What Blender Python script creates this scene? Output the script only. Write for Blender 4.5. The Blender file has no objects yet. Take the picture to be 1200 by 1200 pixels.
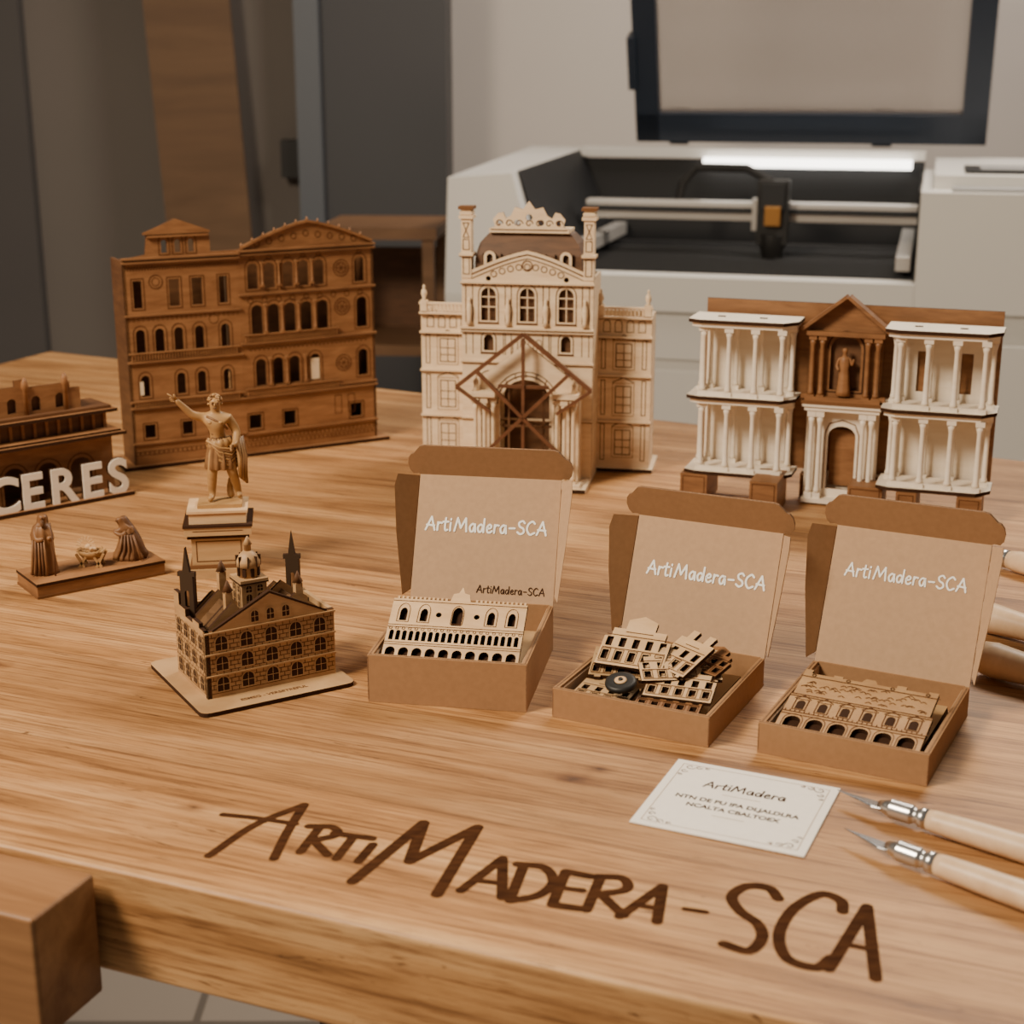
import bpy, math, random
from mathutils import Matrix, Vector
random.seed(7)
TZ=0.9
T=lambda x,y,z: Matrix.Translation((x,y,z))
def R(a,ax): return Matrix.Rotation(math.radians(a),4,ax)
WALL=R(90,'X')
def FR(x,y,ang,z=0): return T(x,y,z)@R(ang,'Z')
def W(F,x,y,z,rot=0): return F@T(x,y,z)@R(rot,'Z')@WALL
# ---------------------------------------------------------------- materials
def newmat(name):
    m=bpy.data.materials.new(name); m.use_nodes=True
    nt=m.node_tree; b=nt.nodes["Principled BSDF"]
    return m,nt,b
def L(nt,a,b): nt.links.new(a,b)
def flat(name,c,rough=.6,metal=0,spec=.4,noise=.0,nscale=60):
    m,nt,b=newmat(name)
    b.inputs["Base Color"].default_value=(*c,1); b.inputs["Roughness"].default_value=rough
    b.inputs["Metallic"].default_value=metal; b.inputs["Specular IOR Level"].default_value=spec
    if noise>0:
        tc=nt.nodes.new("ShaderNodeTexCoord"); n=nt.nodes.new("ShaderNodeTexNoise")
        n.inputs["Scale"].default_value=nscale; n.inputs["Detail"].default_value=5
        L(nt,tc.outputs["Object"],n.inputs["Vector"])
        r=nt.nodes.new("ShaderNodeValToRGB")
        r.color_ramp.elements[0].position=.3; r.color_ramp.elements[1].position=.7
        r.color_ramp.elements[0].color=(*[x*(1-noise) for x in c],1)
        r.color_ramp.elements[1].color=(*[min(1,x*(1+noise)) for x in c],1)
        L(nt,n.outputs["Fac"],r.inputs["Fac"]); L(nt,r.outputs["Color"],b.inputs["Base Color"])
    return m
def wood(name,c1,c2,sc=(20,20,120),rough=.55,bump=.1,ang=0,spec=.4):
    m,nt,b=newmat(name)
    tc=nt.nodes.new("ShaderNodeTexCoord"); mp=nt.nodes.new("ShaderNodeMapping")
    mp.inputs["Scale"].default_value=sc; mp.inputs["Rotation"].default_value=(0,0,math.radians(ang))
    L(nt,tc.outputs["Object"],mp.inputs["Vector"])
    n=nt.nodes.new("ShaderNodeTexNoise"); n.inputs["Scale"].default_value=1; n.inputs["Detail"].default_value=8; n.inputs["Roughness"].default_value=.6; n.inputs["Distortion"].default_value=.4
    L(nt,mp.outputs[0],n.inputs["Vector"])
    r=nt.nodes.new("ShaderNodeValToRGB"); r.color_ramp.elements[0].position=.32; r.color_ramp.elements[1].position=.68
    r.color_ramp.elements[0].color=(*c1,1); r.color_ramp.elements[1].color=(*c2,1)
    L(nt,n.outputs["Fac"],r.inputs["Fac"]); L(nt,r.outputs["Color"],b.inputs["Base Color"])
    b.inputs["Roughness"].default_value=rough; b.inputs["Specular IOR Level"].default_value=spec
    if bump:
        bp=nt.nodes.new("ShaderNodeBump"); bp.inputs["Strength"].default_value=bump; bp.inputs["Distance"].default_value=.001
        L(nt,n.outputs["Fac"],bp.inputs["Height"]); L(nt,bp.outputs[0],b.inputs["Normal"])
    return m
def table_mat():
    m,nt,b=newmat("oak_bench")
    N=nt.nodes.new
    tc=N("ShaderNodeTexCoord"); P=tc.outputs["Object"]
    sx=N("ShaderNodeSeparateXYZ"); L(nt,P,sx.inputs[0])
    d=N("ShaderNodeMath"); d.operation='DIVIDE'; d.inputs[1].default_value=.125; L(nt,sx.outputs[1],d.inputs[0])
    d2=N("ShaderNodeMath"); d2.operation='ADD'; d2.inputs[1].default_value=.02; L(nt,d.outputs[0],d2.inputs[0]); d=d2
    fl=N("ShaderNodeMath"); fl.operation='FLOOR'; L(nt,d.outputs[0],fl.inputs[0])
    wn=N("ShaderNodeTexWhiteNoise"); wn.noise_dimensions='1D'; L(nt,fl.outputs[0],wn.inputs["W"])
    off=N("ShaderNodeVectorMath"); off.operation='SCALE'; L(nt,wn.outputs["Color"],off.inputs[0]); off.inputs["Scale"].default_value=7
    ad=N("ShaderNodeVectorMath"); L(nt,P,ad.inputs[0]); L(nt,off.outputs[0],ad.inputs[1])
    def noise(sc,det,dist=0,rough=.6):
        mp=N("ShaderNodeMapping"); mp.inputs["Scale"].default_value=sc; L(nt,ad.outputs[0],mp.inputs["Vector"])
        n=N("ShaderNodeTexNoise"); n.inputs["Scale"].default_value=1; n.inputs["Detail"].default_value=det
        n.inputs["Distortion"].default_value=dist; n.inputs["Roughness"].default_value=rough
        L(nt,mp.outputs[0],n.inputs["Vector"]); return n.outputs["Fac"]
    big=noise((2.4,30,30),8,1.0,.66); fine=noise((8,400,300),6,.15,.72); pat=noise((3,4,3),3,.3); pore=noise((40,1100,900),2,0,.5)
    def ramp(fac,els):
        r=N("ShaderNodeValToRGB"); e=r.color_ramp.elements
        e[0].position,e[0].color=els[0][0],(*els[0][1],1); e[1].position,e[1].color=els[-1][0],(*els[-1][1],1)
        for p,c in els[1:-1]:
            k=e.new(p); k.color=(*c,1)
        L(nt,fac,r.inputs[0]); return r.outputs[0]
    base=ramp(big,[(.30,(.22,.100,.032)),(.42,(.41,.205,.072)),(.52,(.53,.285,.112)),(.62,(.61,.35,.150)),(.75,(.67,.41,.19))])
    fr=ramp(fine,[(.36,(.46,.39,.33)),(.47,(.84,.80,.76)),(.55,(1,1,1))])
    pr=ramp(pat,[(.3,(.72,.69,.66)),(.7,(1.12,1.12,1.12))])
    po=ramp(pore,[(.30,(.45,.36,.29)),(.40,(1,1,1))])
    def mul(a,bb,f=1):
        x=N("ShaderNodeMix"); x.data_type='RGBA'; x.blend_type='MULTIPLY'; x.inputs[0].default_value=f
        L(nt,a,x.inputs[6]); L(nt,bb,x.inputs[7]); return x.outputs[2]
    col=mul(base,fr,1); col=mul(col,pr,1); col=mul(col,po,.8)
    bt=ramp(wn.outputs["Value"],[(0,(.80,.76,.72)),(1,(1.06,1.05,1.04))]); col=mul(col,bt,1)
    frc=N("ShaderNodeMath"); frc.operation='FRACT'; L(nt,d.outputs[0],frc.inputs[0])
    pp=N("ShaderNodeMath"); pp.operation='PINGPONG'; pp.inputs[1].default_value=.5; L(nt,frc.outputs[0],pp.inputs[0])
    sm=ramp(pp.outputs[0],[(.0,(.40,.33,.28)),(.009,(1,1,1))]); col=mul(col,sm,.7)
    cr=noise((15,120,90),4,1.4,.75); cm=ramp(cr,[(.30,(.20,.13,.08)),(.37,(1,1,1))]); col=mul(col,cm,.9)
    nz=N("ShaderNodeTexNoise"); nz.inputs["Scale"].default_value=70; nz.inputs["Detail"].default_value=5; L(nt,P,nz.inputs["Vector"])
    for kx,ky,s in KN:
        mp=N("ShaderNodeMapping"); mp.inputs["Location"].default_value=(-kx*1.0,-ky*1.7,0); mp.inputs["Scale"].default_value=(1,1.7,0)
        L(nt,P,mp.inputs["Vector"])
        ln=N("ShaderNodeVectorMath"); ln.operation='LENGTH'; L(nt,mp.outputs[0],ln.inputs[0])
        a=N("ShaderNodeMath"); a.operation='MULTIPLY_ADD'; L(nt,nz.outputs["Fac"],a.inputs[0]); a.inputs[1].default_value=s*2.0; L(nt,ln.outputs["Value"],a.inputs[2])
        kk=ramp(a.outputs[0],[(s*1.3,(.10,.05,.025)),(s*1.7,(.50,.40,.33)),(s*3.0,(1,1,1))]); col=mul(col,kk,.85)
    L(nt,col,b.inputs["Base Color"])
    rr=N("ShaderNodeMapRange"); rr.inputs[3].default_value=.44; rr.inputs[4].default_value=.6; L(nt,big,rr.inputs[0]); L(nt,rr.outputs[0],b.inputs["Roughness"])
    bp=N("ShaderNodeBump"); bp.inputs["Strength"].default_value=.4; bp.inputs["Distance"].default_value=.0008
    L(nt,fine,bp.inputs["Height"]); L(nt,bp.outputs[0],b.inputs["Normal"])
    return m
BIR=wood("birch_ply",(.58,.36,.175),(.74,.50,.275),(25,25,140),.6,.05)
BIRL=wood("pale_birch_ply",(.70,.51,.32),(.84,.66,.44),(25,25,140),.6,.05)
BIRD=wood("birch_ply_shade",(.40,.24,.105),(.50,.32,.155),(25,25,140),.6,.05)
MID=wood("brown_ply",(.205,.088,.032),(.32,.152,.060),(30,30,160),.55,.06)
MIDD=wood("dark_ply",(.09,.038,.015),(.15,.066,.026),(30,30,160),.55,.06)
WAL=wood("walnut_parts",(.18,.078,.029),(.29,.135,.052),(30,30,160),.5,.06)
CRM=wood("whitewashed_ply",(.78,.68,.54),(.86,.77,.64),(25,25,140),.6,.03)
BURN_SHADE=flat("burnt_edge_and_hole_shade",(.04,.017,.008),.8,0,.15)  # real burnt edges; also painted shade behind the kits' cut holes
BURNL=flat("laser_toasted_edge",(.17,.075,.028),.75,0,.2)
ENG=flat("laser_engraving",(.10,.040,.016),.85,0,.1)
ENGL=flat("light_laser_engraving",(.32,.18,.085),.8,0,.15)
TXT=wood("burnt_lettering",(.028,.010,.004),(.075,.028,.010),(60,300,60),.9,.1,0,.06)
BLK=flat("black_parts",(.012,.011,.010),.5)
KR=flat("kraft_cardboard",(.34,.185,.088),.85,0,.15,noise=.06,nscale=250)
KRI=flat("kraft_cardboard_inside",(.46,.295,.175),.85,0,.15,noise=.05,nscale=250)
KRE=flat("kraft_cut_edge",(.20,.105,.05),.85,noise=.4,nscale=900)
WHT=flat("white_ink",(.97,.95,.90),.7,0,.1)
INK=flat("dark_brown_ink",(.04,.018,.010),.8,0,.1)
PAPER=flat("cream_card_paper",(.90,.84,.75),.7,0,.2,noise=.02,nscale=200)
STEEL=flat("brushed_steel",(.62,.60,.58),.28,1)
BLADE=flat("blade_steel",(.30,.30,.31),.22,1)
HND=wood("pale_handle_wood",(.60,.40,.23),(.75,.54,.34),(60,60,60),.4,.03)
STAT=wood("carved_boxwood",(.32,.17,.06),(.46,.265,.105),(60,60,60),.5,.03)
# ---------------------------------------------------------------- builder
class Bd:
    def __init__(s): s.V=[];s.F=[];s.M=[];s.S=[];s.mats=[];s.zc=0
    def mi(s,m):
        if m not in s.mats: s.mats.append(m)
        return s.mats.index(m)
    def add(s,v,f,m,M=Matrix(),smooth=False):
        o=len(s.V); s.V+= [M@Vector(p) for p in v]
        flip=M.to_3x3().determinant()<0
        for i,q in enumerate(f):
            q=[o+k for k in q]
            s.F.append(q[::-1] if flip else q); s.M.append(s.mi(m[i] if isinstance(m,list) else m)); s.S.append(smooth)
    def box(s,x0,y0,z0,x1,y1,z1,m,M=Matrix(),top=None):
        v=[(x0,y0,z0),(x1,y0,z0),(x1,y1,z0),(x0,y1,z0),(x0,y0,z1),(x1,y0,z1),(x1,y1,z1),(x0,y1,z1)]
        f=[(0,3,2,1),(4,5,6,7),(0,1,5,4),(1,2,6,5),(2,3,7,6),(3,0,4,7)]
        mm=[m]*6
        if top: mm[1]=top
        s.add(v,f,mm,M)
    def poly(s,pts,m,M,z=.25): s.add([(p[0],p[1],z) for p in pts],[tuple(range(len(pts)))],m,M)
    def plate(s,out,holes,t,fm,em,M,z0=0):
        cu=bpy.data.curves.new("tmp","CURVE"); cu.dimensions='2D'; cu.fill_mode='BOTH'; cu.extrude=t/2
        for P in [out]+list(holes):
            sp=cu.splines.new('POLY'); sp.points.add(len(P)-1)
            for i,p in enumerate(P): sp.points[i].co=(p[0],p[1],0,1)
            sp.use_cyclic_u=True
        ob=bpy.data.objects.new("tmp",cu); me=bpy.data.meshes.new_from_object(ob)
        v=[(p.co.x,p.co.y,p.co.z+t/2+z0) for p in me.vertices]
        f=[tuple(p.vertices) for p in me.polygons]; mm=[fm if abs(p.normal.z)>.5 else em for p in me.polygons]
        s.add(v,f,mm,M); bpy.data.objects.remove(ob); bpy.data.curves.remove(cu); bpy.data.meshes.remove(me)
    def text(s,body,size,m,M,ext=.1,align='CENTER',sx=1,off=0):
        cu=bpy.data.curves.new("tmp","FONT"); cu.body=body; cu.size=size; cu.extrude=ext; cu.align_x=align; cu.offset=off
        ob=bpy.data.objects.new("tmp",cu); me=bpy.data.meshes.new_from_object(ob)
        s.add([(p.co.x*sx,p.co.y,p.co.z+ext) for p in me.vertices],[tuple(p.vertices) for p in me.polygons],m,M)
        bpy.data.objects.remove(ob); bpy.data.curves.remove(cu); bpy.data.meshes.remove(me)
    def lathe(s,prof,m,M=Matrix(),n=14,fold=0,nf=7,sx=1,sy=1):
        v=[];f=[]
        for r,z in prof:
            for k in range(n):
                a=2*math.pi*k/n; rr=r*(1+fold*math.sin(nf*a))
                v.append((rr*math.cos(a)*sx,rr*math.sin(a)*sy,z))
        for i in range(len(prof)-1):
            for k in range(n):
                k2=(k+1)%n; f.append((i*n+k,i*n+k2,(i+1)*n+k2,(i+1)*n+k))
        f.append(tuple(range(n))[::-1]); f.append(tuple((len(prof)-1)*n+k for k in range(n)))
        s.add(v,f,m,M,True)
    def ball(s,x,y,z,r,m,M=Matrix(),sz=1):
        pr=[(max(.01,r*math.sin(math.pi*i/8)),-r*sz*math.cos(math.pi*i/8)) for i in range(9)]
        s.lathe(pr,m,M@T(x,y,z),12)
    def tube(s,pts,rad,m,M=Matrix(),n=8):
        pts=[Vector(p) for p in pts]
        if not isinstance(rad,(list,tuple)): rad=[rad]*len(pts)
        v=[];f=[]
        for i,p in enumerate(pts):
            d=(pts[min(i+1,len(pts)-1)]-pts[max(i-1,0)]).normalized()
            a=d.cross(Vector((0,0,1)))
            if a.length<.05: a=d.cross(Vector((0,1,0)))
            a.normalize(); b=a.cross(d)
            for k in range(n):
                t=2*math.pi*k/n; v.append(p+(a*math.cos(t)+b*math.sin(t))*rad[i])
        for i in range(len(pts)-1):
            for k in range(n):
                k2=(k+1)%n; f.append((i*n+k,(i+1)*n+k,(i+1)*n+k2,i*n+k2))
        f.append(tuple(range(n))); f.append(tuple((len(pts)-1)*n+k for k in range(n))[::-1])
        s.add(v,f,m,M,True)
    def rib(s,pts,w,m,M,z=.25,closed=False,sm=False,cap=True,wf=None):
        if sm: pts=cat(pts)
        P=[]
        for p in pts:
            p=Vector((p[0],p[1]))
            if not P or (p-P[-1]).length>1e-4: P.append(p)
        if closed and (P[0]-P[-1]).length<1e-4: P.pop()
        n=len(P)
        if n<2: return
        if not closed:
            for i in range(1,n-1):
                if (P[i]-P[i-1]).angle(P[i+1]-P[i])>.9:
                    s.rib(P[:i+1],w,m,M,z,False,False,cap); s.rib(P[i:],w,m,M,z,False,False,cap); return
        s.zc=(s.zc+.013)%.14; zz=z+s.zc
        V=[];Fc=[]
        for i in range(n):
            if closed: a,b=P[i-1],P[(i+1)%n]
            else: a,b=P[max(i-1,0)],P[min(i+1,n-1)]
            d1=(P[i]-a); d2=(b-P[i])
            if d1.length<1e-6: d1=d2
            if d2.length<1e-6: d2=d1
            d1=d1.normalized(); d2=d2.normalized(); t=(d1+d2)
            t=t.normalized() if t.length>1e-3 else d1
            k=1/max(.45,abs(t.dot(d1))); q=Vector((-t.y,t.x))*w/2*k
            V+=[(P[i].x+q.x,P[i].y+q.y,zz),(P[i].x-q.x,P[i].y-q.y,zz)]
        for i in range(n if closed else n-1):
            j=(i+1)%n; Fc.append((2*i,2*i+1,2*j+1,2*j))
        if cap and not closed:
            for (i,o) in ((0,1),(n-1,n-2)):
                d=(P[i]-P[o]).normalized(); a0=math.atan2(d.y,d.x)-math.pi/2
                base=len(V)
                for k in range(1,6):
                    a=a0+math.pi*k/6; V.append((P[i].x+w/2*math.cos(a),P[i].y+w/2*math.sin(a),zz))
                if i==0: Fc.append((0,*range(base,base+5),1))
                else: Fc.append((2*i+1,*range(base,base+5),2*i))
        s.add(V,Fc,m,M)
    def skin(s,J,E,m,M=Matrix(),sub=2,root=0):
        me=bpy.data.meshes.new("tmp"); me.from_pydata([j[:3] for j in J],E,[]); ob=bpy.data.objects.new("tmp",me)
        bpy.context.collection.objects.link(ob)
        ob.modifiers.new("s","SKIN")
        if not me.skin_vertices: 
            import bmesh
            bm=bmesh.new(); bm.from_mesh(me); bm.verts.layers.skin.verify(); bm.to_mesh(me); bm.free()
        for i,j in enumerate(J):
            r=j[3] if isinstance(j[3],(tuple,list)) else (j[3],j[3])
            me.skin_vertices[0].data[i].radius=r; me.skin_vertices[0].data[i].use_root=(i==root)
        u=ob.modifiers.new("u","SUBSURF"); u.levels=sub
        dg=bpy.context.evaluated_depsgraph_get(); ev=ob.evaluated_get(dg); r=ev.to_mesh()
        s.add([tuple(v.co) for v in r.vertices],[tuple(p.vertices) for p in r.polygons],m,M,True)
        ev.to_mesh_clear(); bpy.data.objects.remove(ob); bpy.data.meshes.remove(me)
    def build(s,name,ox,oy,oz=0,ang=0,parent=None,bev=0):
        inv=FR(ox,oy,ang,oz).inverted()
        me=bpy.data.meshes.new(name); me.from_pydata([tuple((inv@v)*.001) for v in s.V],[],s.F)
        for m in s.mats: me.materials.append(m)
        me.polygons.foreach_set("material_index",s.M); me.polygons.foreach_set("use_smooth",s.S); me.update()
        ob=bpy.data.objects.new(name,me); bpy.context.collection.objects.link(ob)
        ob.location=(ox*.001,oy*.001,TZ+oz*.001); ob.rotation_euler=(0,0,math.radians(ang))
        if bev:
            b=ob.modifiers.new("b","BEVEL"); b.width=bev*.001; b.segments=3; b.limit_method='ANGLE'
        return ob
def cat(P,k=8):
    P=[Vector(p[:2]) for p in P]
    if len(P)<3: return P
    Q=[P[0]*2-P[1]]+P+[P[-1]*2-P[-2]]; o=[]
    for i in range(1,len(Q)-2):
        a,b,c,d=Q[i-1:i+3]
        for j in range(k):
            t=j/k; o.append(.5*((2*b)+(c-a)*t+(2*a-5*b+4*c-d)*t*t+(3*b-a-3*c+d)*t**3))
    o.append(P[-1]); return o
def rect(x0,y0,x1,y1): return [(x0,y0),(x1,y0),(x1,y1),(x0,y1)]
def arch(cx,y0,w,h,n=8,pt=0):
    r=w/2; o=[(cx-r,y0),(cx+r,y0)]
    for i in range(n+1):
        a=math.pi*i/n; o.append((cx+r*math.cos(a),y0+h-r+(r+pt)*math.sin(a)))
    return o
def circ(cx,cy,r,n=14): return [(cx+r*math.cos(2*math.pi*k/n),cy+r*math.sin(2*math.pi*k/n)) for k in range(n)]
c_='c'
GL={'A':(.78,[[(0,0),(.42,1),(.7,0)],[(.08,.38),(.66,.34)]]),
'r':(.4,[[(.08,.6),(.05,0)],(c_,[(.06,.35),(.18,.57),(.38,.56)])]),
't':(.4,[(c_,[(.2,.95),(.15,.3),(.2,.02),(.36,.05)]),[(0,.66),(.4,.68)]]),
'i':(.22,[[(.1,.6),(.08,0)],[(.12,.84),(.12,.9)]]),
'M':(1.05,[[(0,0),(.22,1),(.48,.25),(.84,1),(.92,0)]]),
'a':(.55,[(c_,[(.43,.5),(.25,.6),(.05,.35),(.12,.04),(.3,.06),(.43,.5)]),[(.44,.58),(.48,0)]]),
'd':(.6,[(c_,[(.43,.45),(.25,.58),(.05,.35),(.12,.04),(.3,.06),(.45,.45)]),[(.52,1.02),(.48,0)]]),
'e':(.5,[(c_,[(.06,.3),(.3,.33),(.4,.48),(.25,.6),(.06,.35),(.12,.04),(.3,0),(.45,.12)])]),
'-':(.62,[[(.1,.4),(.5,.42)]]),' ':(.04,[]),
'S':(.62,[(c_,[(.55,.85),(.38,1),(.12,.85),(.18,.58),(.45,.42),(.5,.16),(.26,0),(.02,.14)])]),
'C':(.72,[(c_,[(.62,.84),(.42,1),(.12,.75),(.05,.35),(.28,0),(.62,.14)])])}
def script(B,txt,h,w,m,M,z=.25,cx=0):
    tot=sum(GL[c][0]+.08 for c in txt)*h; x=cx-tot/2
    for c in txt:
        g=GL[c]
        for st in g[1]:
            sm=st[0]==c_; P=st[1] if sm else st
            B.rib([(x+p[0]*h,p[1]*h) for p in P],w,m,M,z,sm=sm)
        x+=(g[0]+.08)*h
def column(B,x,y,z0,z1,r,m,F):
    h=z1-z0
    B.box(x-r*1.5,y-r*1.5,z0,x+r*1.5,y+r*1.5,z0+h*.06,m,F)
    B.lathe([(r*1.3,z0+h*.06),(r*1.3,z0+h*.1),(r,z0+h*.13),(r*.85,z0+h*.82),(r*1.1,z0+h*.86),(r*1.5,z0+h*.93)],m,F@T(x,y,0),10)
    B.box(x-r*1.6,y-r*1.6,z0+h*.93,x+r*1.6,y+r*1.6,z1,m,F)
# ================================================================= ROOM
FLZ=-900
wallm=flat("wall_paint",(.56,.505,.455),.85,noise=.03,nscale=2)
wallg=flat("grey_panel",(.085,.077,.073),.8,noise=.05,nscale=2)
wallg2=flat("grey_panel_light",(.165,.143,.126),.8,noise=.05,nscale=2)
doorm=flat("grey_door_paint",(.055,.054,.056),.6)
doorf=flat("door_frame_bluegrey",(.095,.103,.115),.5)
def tilefloor():
    m,nt,b=newmat("floor_tiles")
    tc=nt.nodes.new("ShaderNodeTexCoord"); br=nt.nodes.new("ShaderNodeTexBrick")
    br.offset=0; br.inputs["Scale"].default_value=1; br.inputs["Brick Width"].default_value=.45; br.inputs["Row Height"].default_value=.45; br.inputs["Mortar Size"].default_value=.006
    br.inputs["Color1"].default_value=(.42,.36,.30,1); br.inputs["Color2"].default_value=(.46,.395,.33,1); br.inputs["Mortar"].default_value=(.2,.17,.14,1)
    L(nt,tc.outputs["Object"],br.inputs["Vector"]); L(nt,br.outputs["Color"],b.inputs["Base Color"]); b.inputs["Roughness"].default_value=.4
    return m
B=Bd(); B.box(-3200,-1800,FLZ-50,3200,4300,FLZ,tilefloor()); B.build("floor",0,1000,FLZ)
B=Bd(); B.box(-300,4000,FLZ,3200,4100,2000,wallm); B.build("wall_back",1200,4000,FLZ)
B=Bd()
B.box(-3200,3700,FLZ,-900,3800,2000,wallg2)
B.box(-3200,3660,FLZ,-1120,3699,2000,wallg)
B.box(-900,3700,FLZ,-490,3800,2000,wallg2); B.build("wall_left",-1800,3700,FLZ)
B=Bd(); B.box(-490,3640,FLZ,-150,3690,2000,doorm); B.box(-490,3610,FLZ,-435,3640,2000,doorf)
B.box(-535,3640,165,-492,3699,250,BLK); B.box(-490,3690,FLZ,-150,3999,2000,doorm)
B.build("door_1",-350,3640,FLZ)
brd=wood("leaning_board_wood",(.10,.052,.023),(.145,.078,.036),(3,3,20),.6,0)
B=Bd(); F=FR(-740,3540,4,FLZ)@R(-2,'X')@R(-3,'Y'); B.box(0,0,0,190,20,2000,brd,F); B.build("leaning_board",-700,3560,FLZ)
stw=wood("stand_wood",(.13,.065,.03),(.20,.105,.05),(6,6,30),.5,0)
B=Bd(); F=FR(-365,2900,-4,0)
B.box(0,0,100,225,260,122,stw,F); B.box(10,10,-120,215,250,-100,stw,F); B.box(10,10,-420,215,250,-400,stw,F)
for x in (6,197):
    for y in (6,232): B.box(x,y,FLZ,x+22,y+22,100,stw,F)
B.box(20,245,-100,205,255,60,MIDD,F)
B.build("wooden_stand",-250,3000,FLZ)
# ================================================================= LASER CUTTER
cw=flat("cutter_white",(.64,.615,.57),.45); cw2=flat("cutter_grey",(.30,.295,.29),.5); navy=flat("cutter_navy",(.012,.019,.033),.4)
dk=flat("cutter_interior",(.013,.013,.014),.6); bed=flat("cutter_bed",(.045,.041,.037),.5); rail=flat("rail_alu",(.55,.52,.48),.35,.4)
m,nt,b=newmat("tube_light"); b.inputs["Emission Color"].default_value=(1,.95,.86,1); b.inputs["Emission Strength"].default_value=6; TUBE=m
m,nt,b=newmat("smoked_lid_glass"); b.inputs["Base Color"].default_value=(.36,.30,.26,1); b.inputs["Roughness"].default_value=.15; b.inputs["Alpha"].default_value=.4; GLS=m
gold=flat("brass_lens",(.42,.22,.07),.35,1)
B=Bd(); F=FR(-123,2810,-15,0)
D=640
B.box(0,0,FLZ+60,1180,D,10,cw,F)
B.box(10,20,10,1170,D-10,40,cw,F)
B.box(150,-12,-5,830,40,58,cw,F)
B.add([(0,0,10),(190,0,10),(190,D,10),(0,D,10),(0,25,218),(120,25,228),(120,D,246),(0,D,246)],[(0,3,2,1),(4,5,6,7),(0,1,5,4),(1,2,6,5),(2,3,7,6),(3,0,4,7)],cw,F)
B.add([(192,38,60),(121,60,230),(121,D-40,244),(200,D-40,60)],[(0,1,2,3),(3,2,1,0)],dk,F)
B.box(830,-10,10,1180,D,210,cw,F); B.box(850,60,210,1160,D,234,cw,F)
B.box(880,5,211,1100,58,216,cw2,F); B.box(900,100,234,1100,260,240,dk,F); B.box(925,120,240,1000,200,242,cw2,F)
B.box(190,40,40,830,D-30,56,bed,F)
B.box(120,D-40,40,830,D-10,225,dk,F); B.box(120,D-60,230,830,D,248,cw,F)
B.box(826,20,56,829,D-40,208,dk,F)
for i in range(16): B.box(200,60+i*32,56,825,66+i*32,60,dk,F)
B.box(385,D-75,212,805,D-52,230,TUBE,F)
B.box(190,330,125,826,372,160,rail,F); B.box(190,322,140,826,330,150,dk,F)
B.box(200,60,70,225,D-60,95,rail,F); B.box(795,60,70,820,D-60,95,rail,F)
LHX=560
B.box(LHX-30,285,85,LHX+28,330,205,BLK,F); B.box(LHX-14,268,122,LHX+16,286,158,gold,F); B.box(LHX-22,276,150,LHX+22,290,200,dk,F)
B.lathe([(14,45),(18,60),(24,78),(26,105)],BLK,F@T(LHX,300,0),14); B.lathe([(9,34),(10,60)],gold,F@T(LHX,300,0),12); B.box(LHX-40,295,110,LHX-30,320,170,rail,F)
B.tube([(LHX-10,330,200),(LHX-60,360,222),(400,380,222),(372,380,190),(366,380,150)],9,BLK,F)
B.box(150,-6,-90,330,0,-14,cw2,F); B.box(340,-6,-90,820,0,-14,cw,F); B.box(165,-8,-80,315,-6,-26,doorf,F)
B.box(140,-4,FLZ+120,820,0,-110,cw,F); B.box(835,-14,FLZ+120,1170,-10,-40,cw,F)
for x in (20,1110): B.box(x,40,FLZ,x+50,90,FLZ+60,BLK,F); B.box(x,540,FLZ,x+50,590,FLZ+60,BLK,F)
LF=F@T(0,D-20,255)@R(20,'X')
B.box(235,0,4,945,30,66,navy,LF); B.box(235,0,520,945,30,560,navy,LF)
for x0 in (235,895): B.box(x0,0,4,x0+50,30,560,navy,LF)
B.box(282,12,64,898,16,520,GLS,LF)
B.box(300,30,-14,340,50,60,navy,LF); B.box(720,30,-14,760,50,60,navy,LF)
B.box(225,-10,120,242,30,230,navy,LF)
B.build("laser_cutter",400,2900,FLZ,bev=8)
# ================================================================= WORKBENCH
FT=FR(-276,746,-21.8)
inv=FT.inverted()
bk1=inv@Vector((-780,2319,0)); bk2=inv@Vector((549,1597,0))
sl=(bk2.y-bk1.y)/(bk2.x-bk1.x)
xa,xb=-950,1350
ya=bk1.y+(xa-bk1.x)*sl; yb=bk1.y+(xb-bk1.x)*sl
def tl(x,y):
    p=inv@Vector((x,y,0)); return (p.x/1000,p.y/1000)
KN=[(*tl(37,826),.010),(*tl(-365,1010),.009),(*tl(-130,1020),.007),(*tl(52,840),.006),(*tl(-180,790),.006)]
OAK=table_mat()
TH=62
B=Bd(); P=[(xa,0),(xb,0),(xb,yb),(xa,ya)]
B.add([(x,y,z) for z in (-TH,0) for x,y in P],[(0,3,2,1),(4,5,6,7),(0,1,5,4),(1,2,6,5),(2,3,7,6),(3,0,4,7)],OAK,FT)
top=B.build("tabletop",-276,746,0,-21.8,bev=2.5)
legm=flat("dark_leg_paint",(.03,.03,.033),.5)
B=Bd()
for lx,ly in ((60,230),(1200,120),(-800,150),(60,1050),(1200,800)):
    B.box(lx,ly,FLZ,lx+75,ly+75,-TH,legm,FT)
B.box(-800,180,-150,1200,220,-TH-2,legm,FT)
legs=B.build("legs",-276,746,FLZ,-21.8)
vw=wood("vise_wood",(.19,.085,.032),(.33,.165,.068),(5,60,60),.5,.1)
B=Bd(); B.box(-330,-56,-70,66,-6,0,vw,FT); B.lathe([(9,0),(9,60)],legm,FT@T(-60,-6,-35)@R(-90,'X'),12)
jaw=B.build("vise_jaw",-330,720,-70,-21.8,bev=4)
e=bpy.data.objects.new("workbench",None); bpy.context.collection.objects.link(e); e.location=(-.276,.746,0)
bpy.context.view_layer.update()
C=c_
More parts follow.
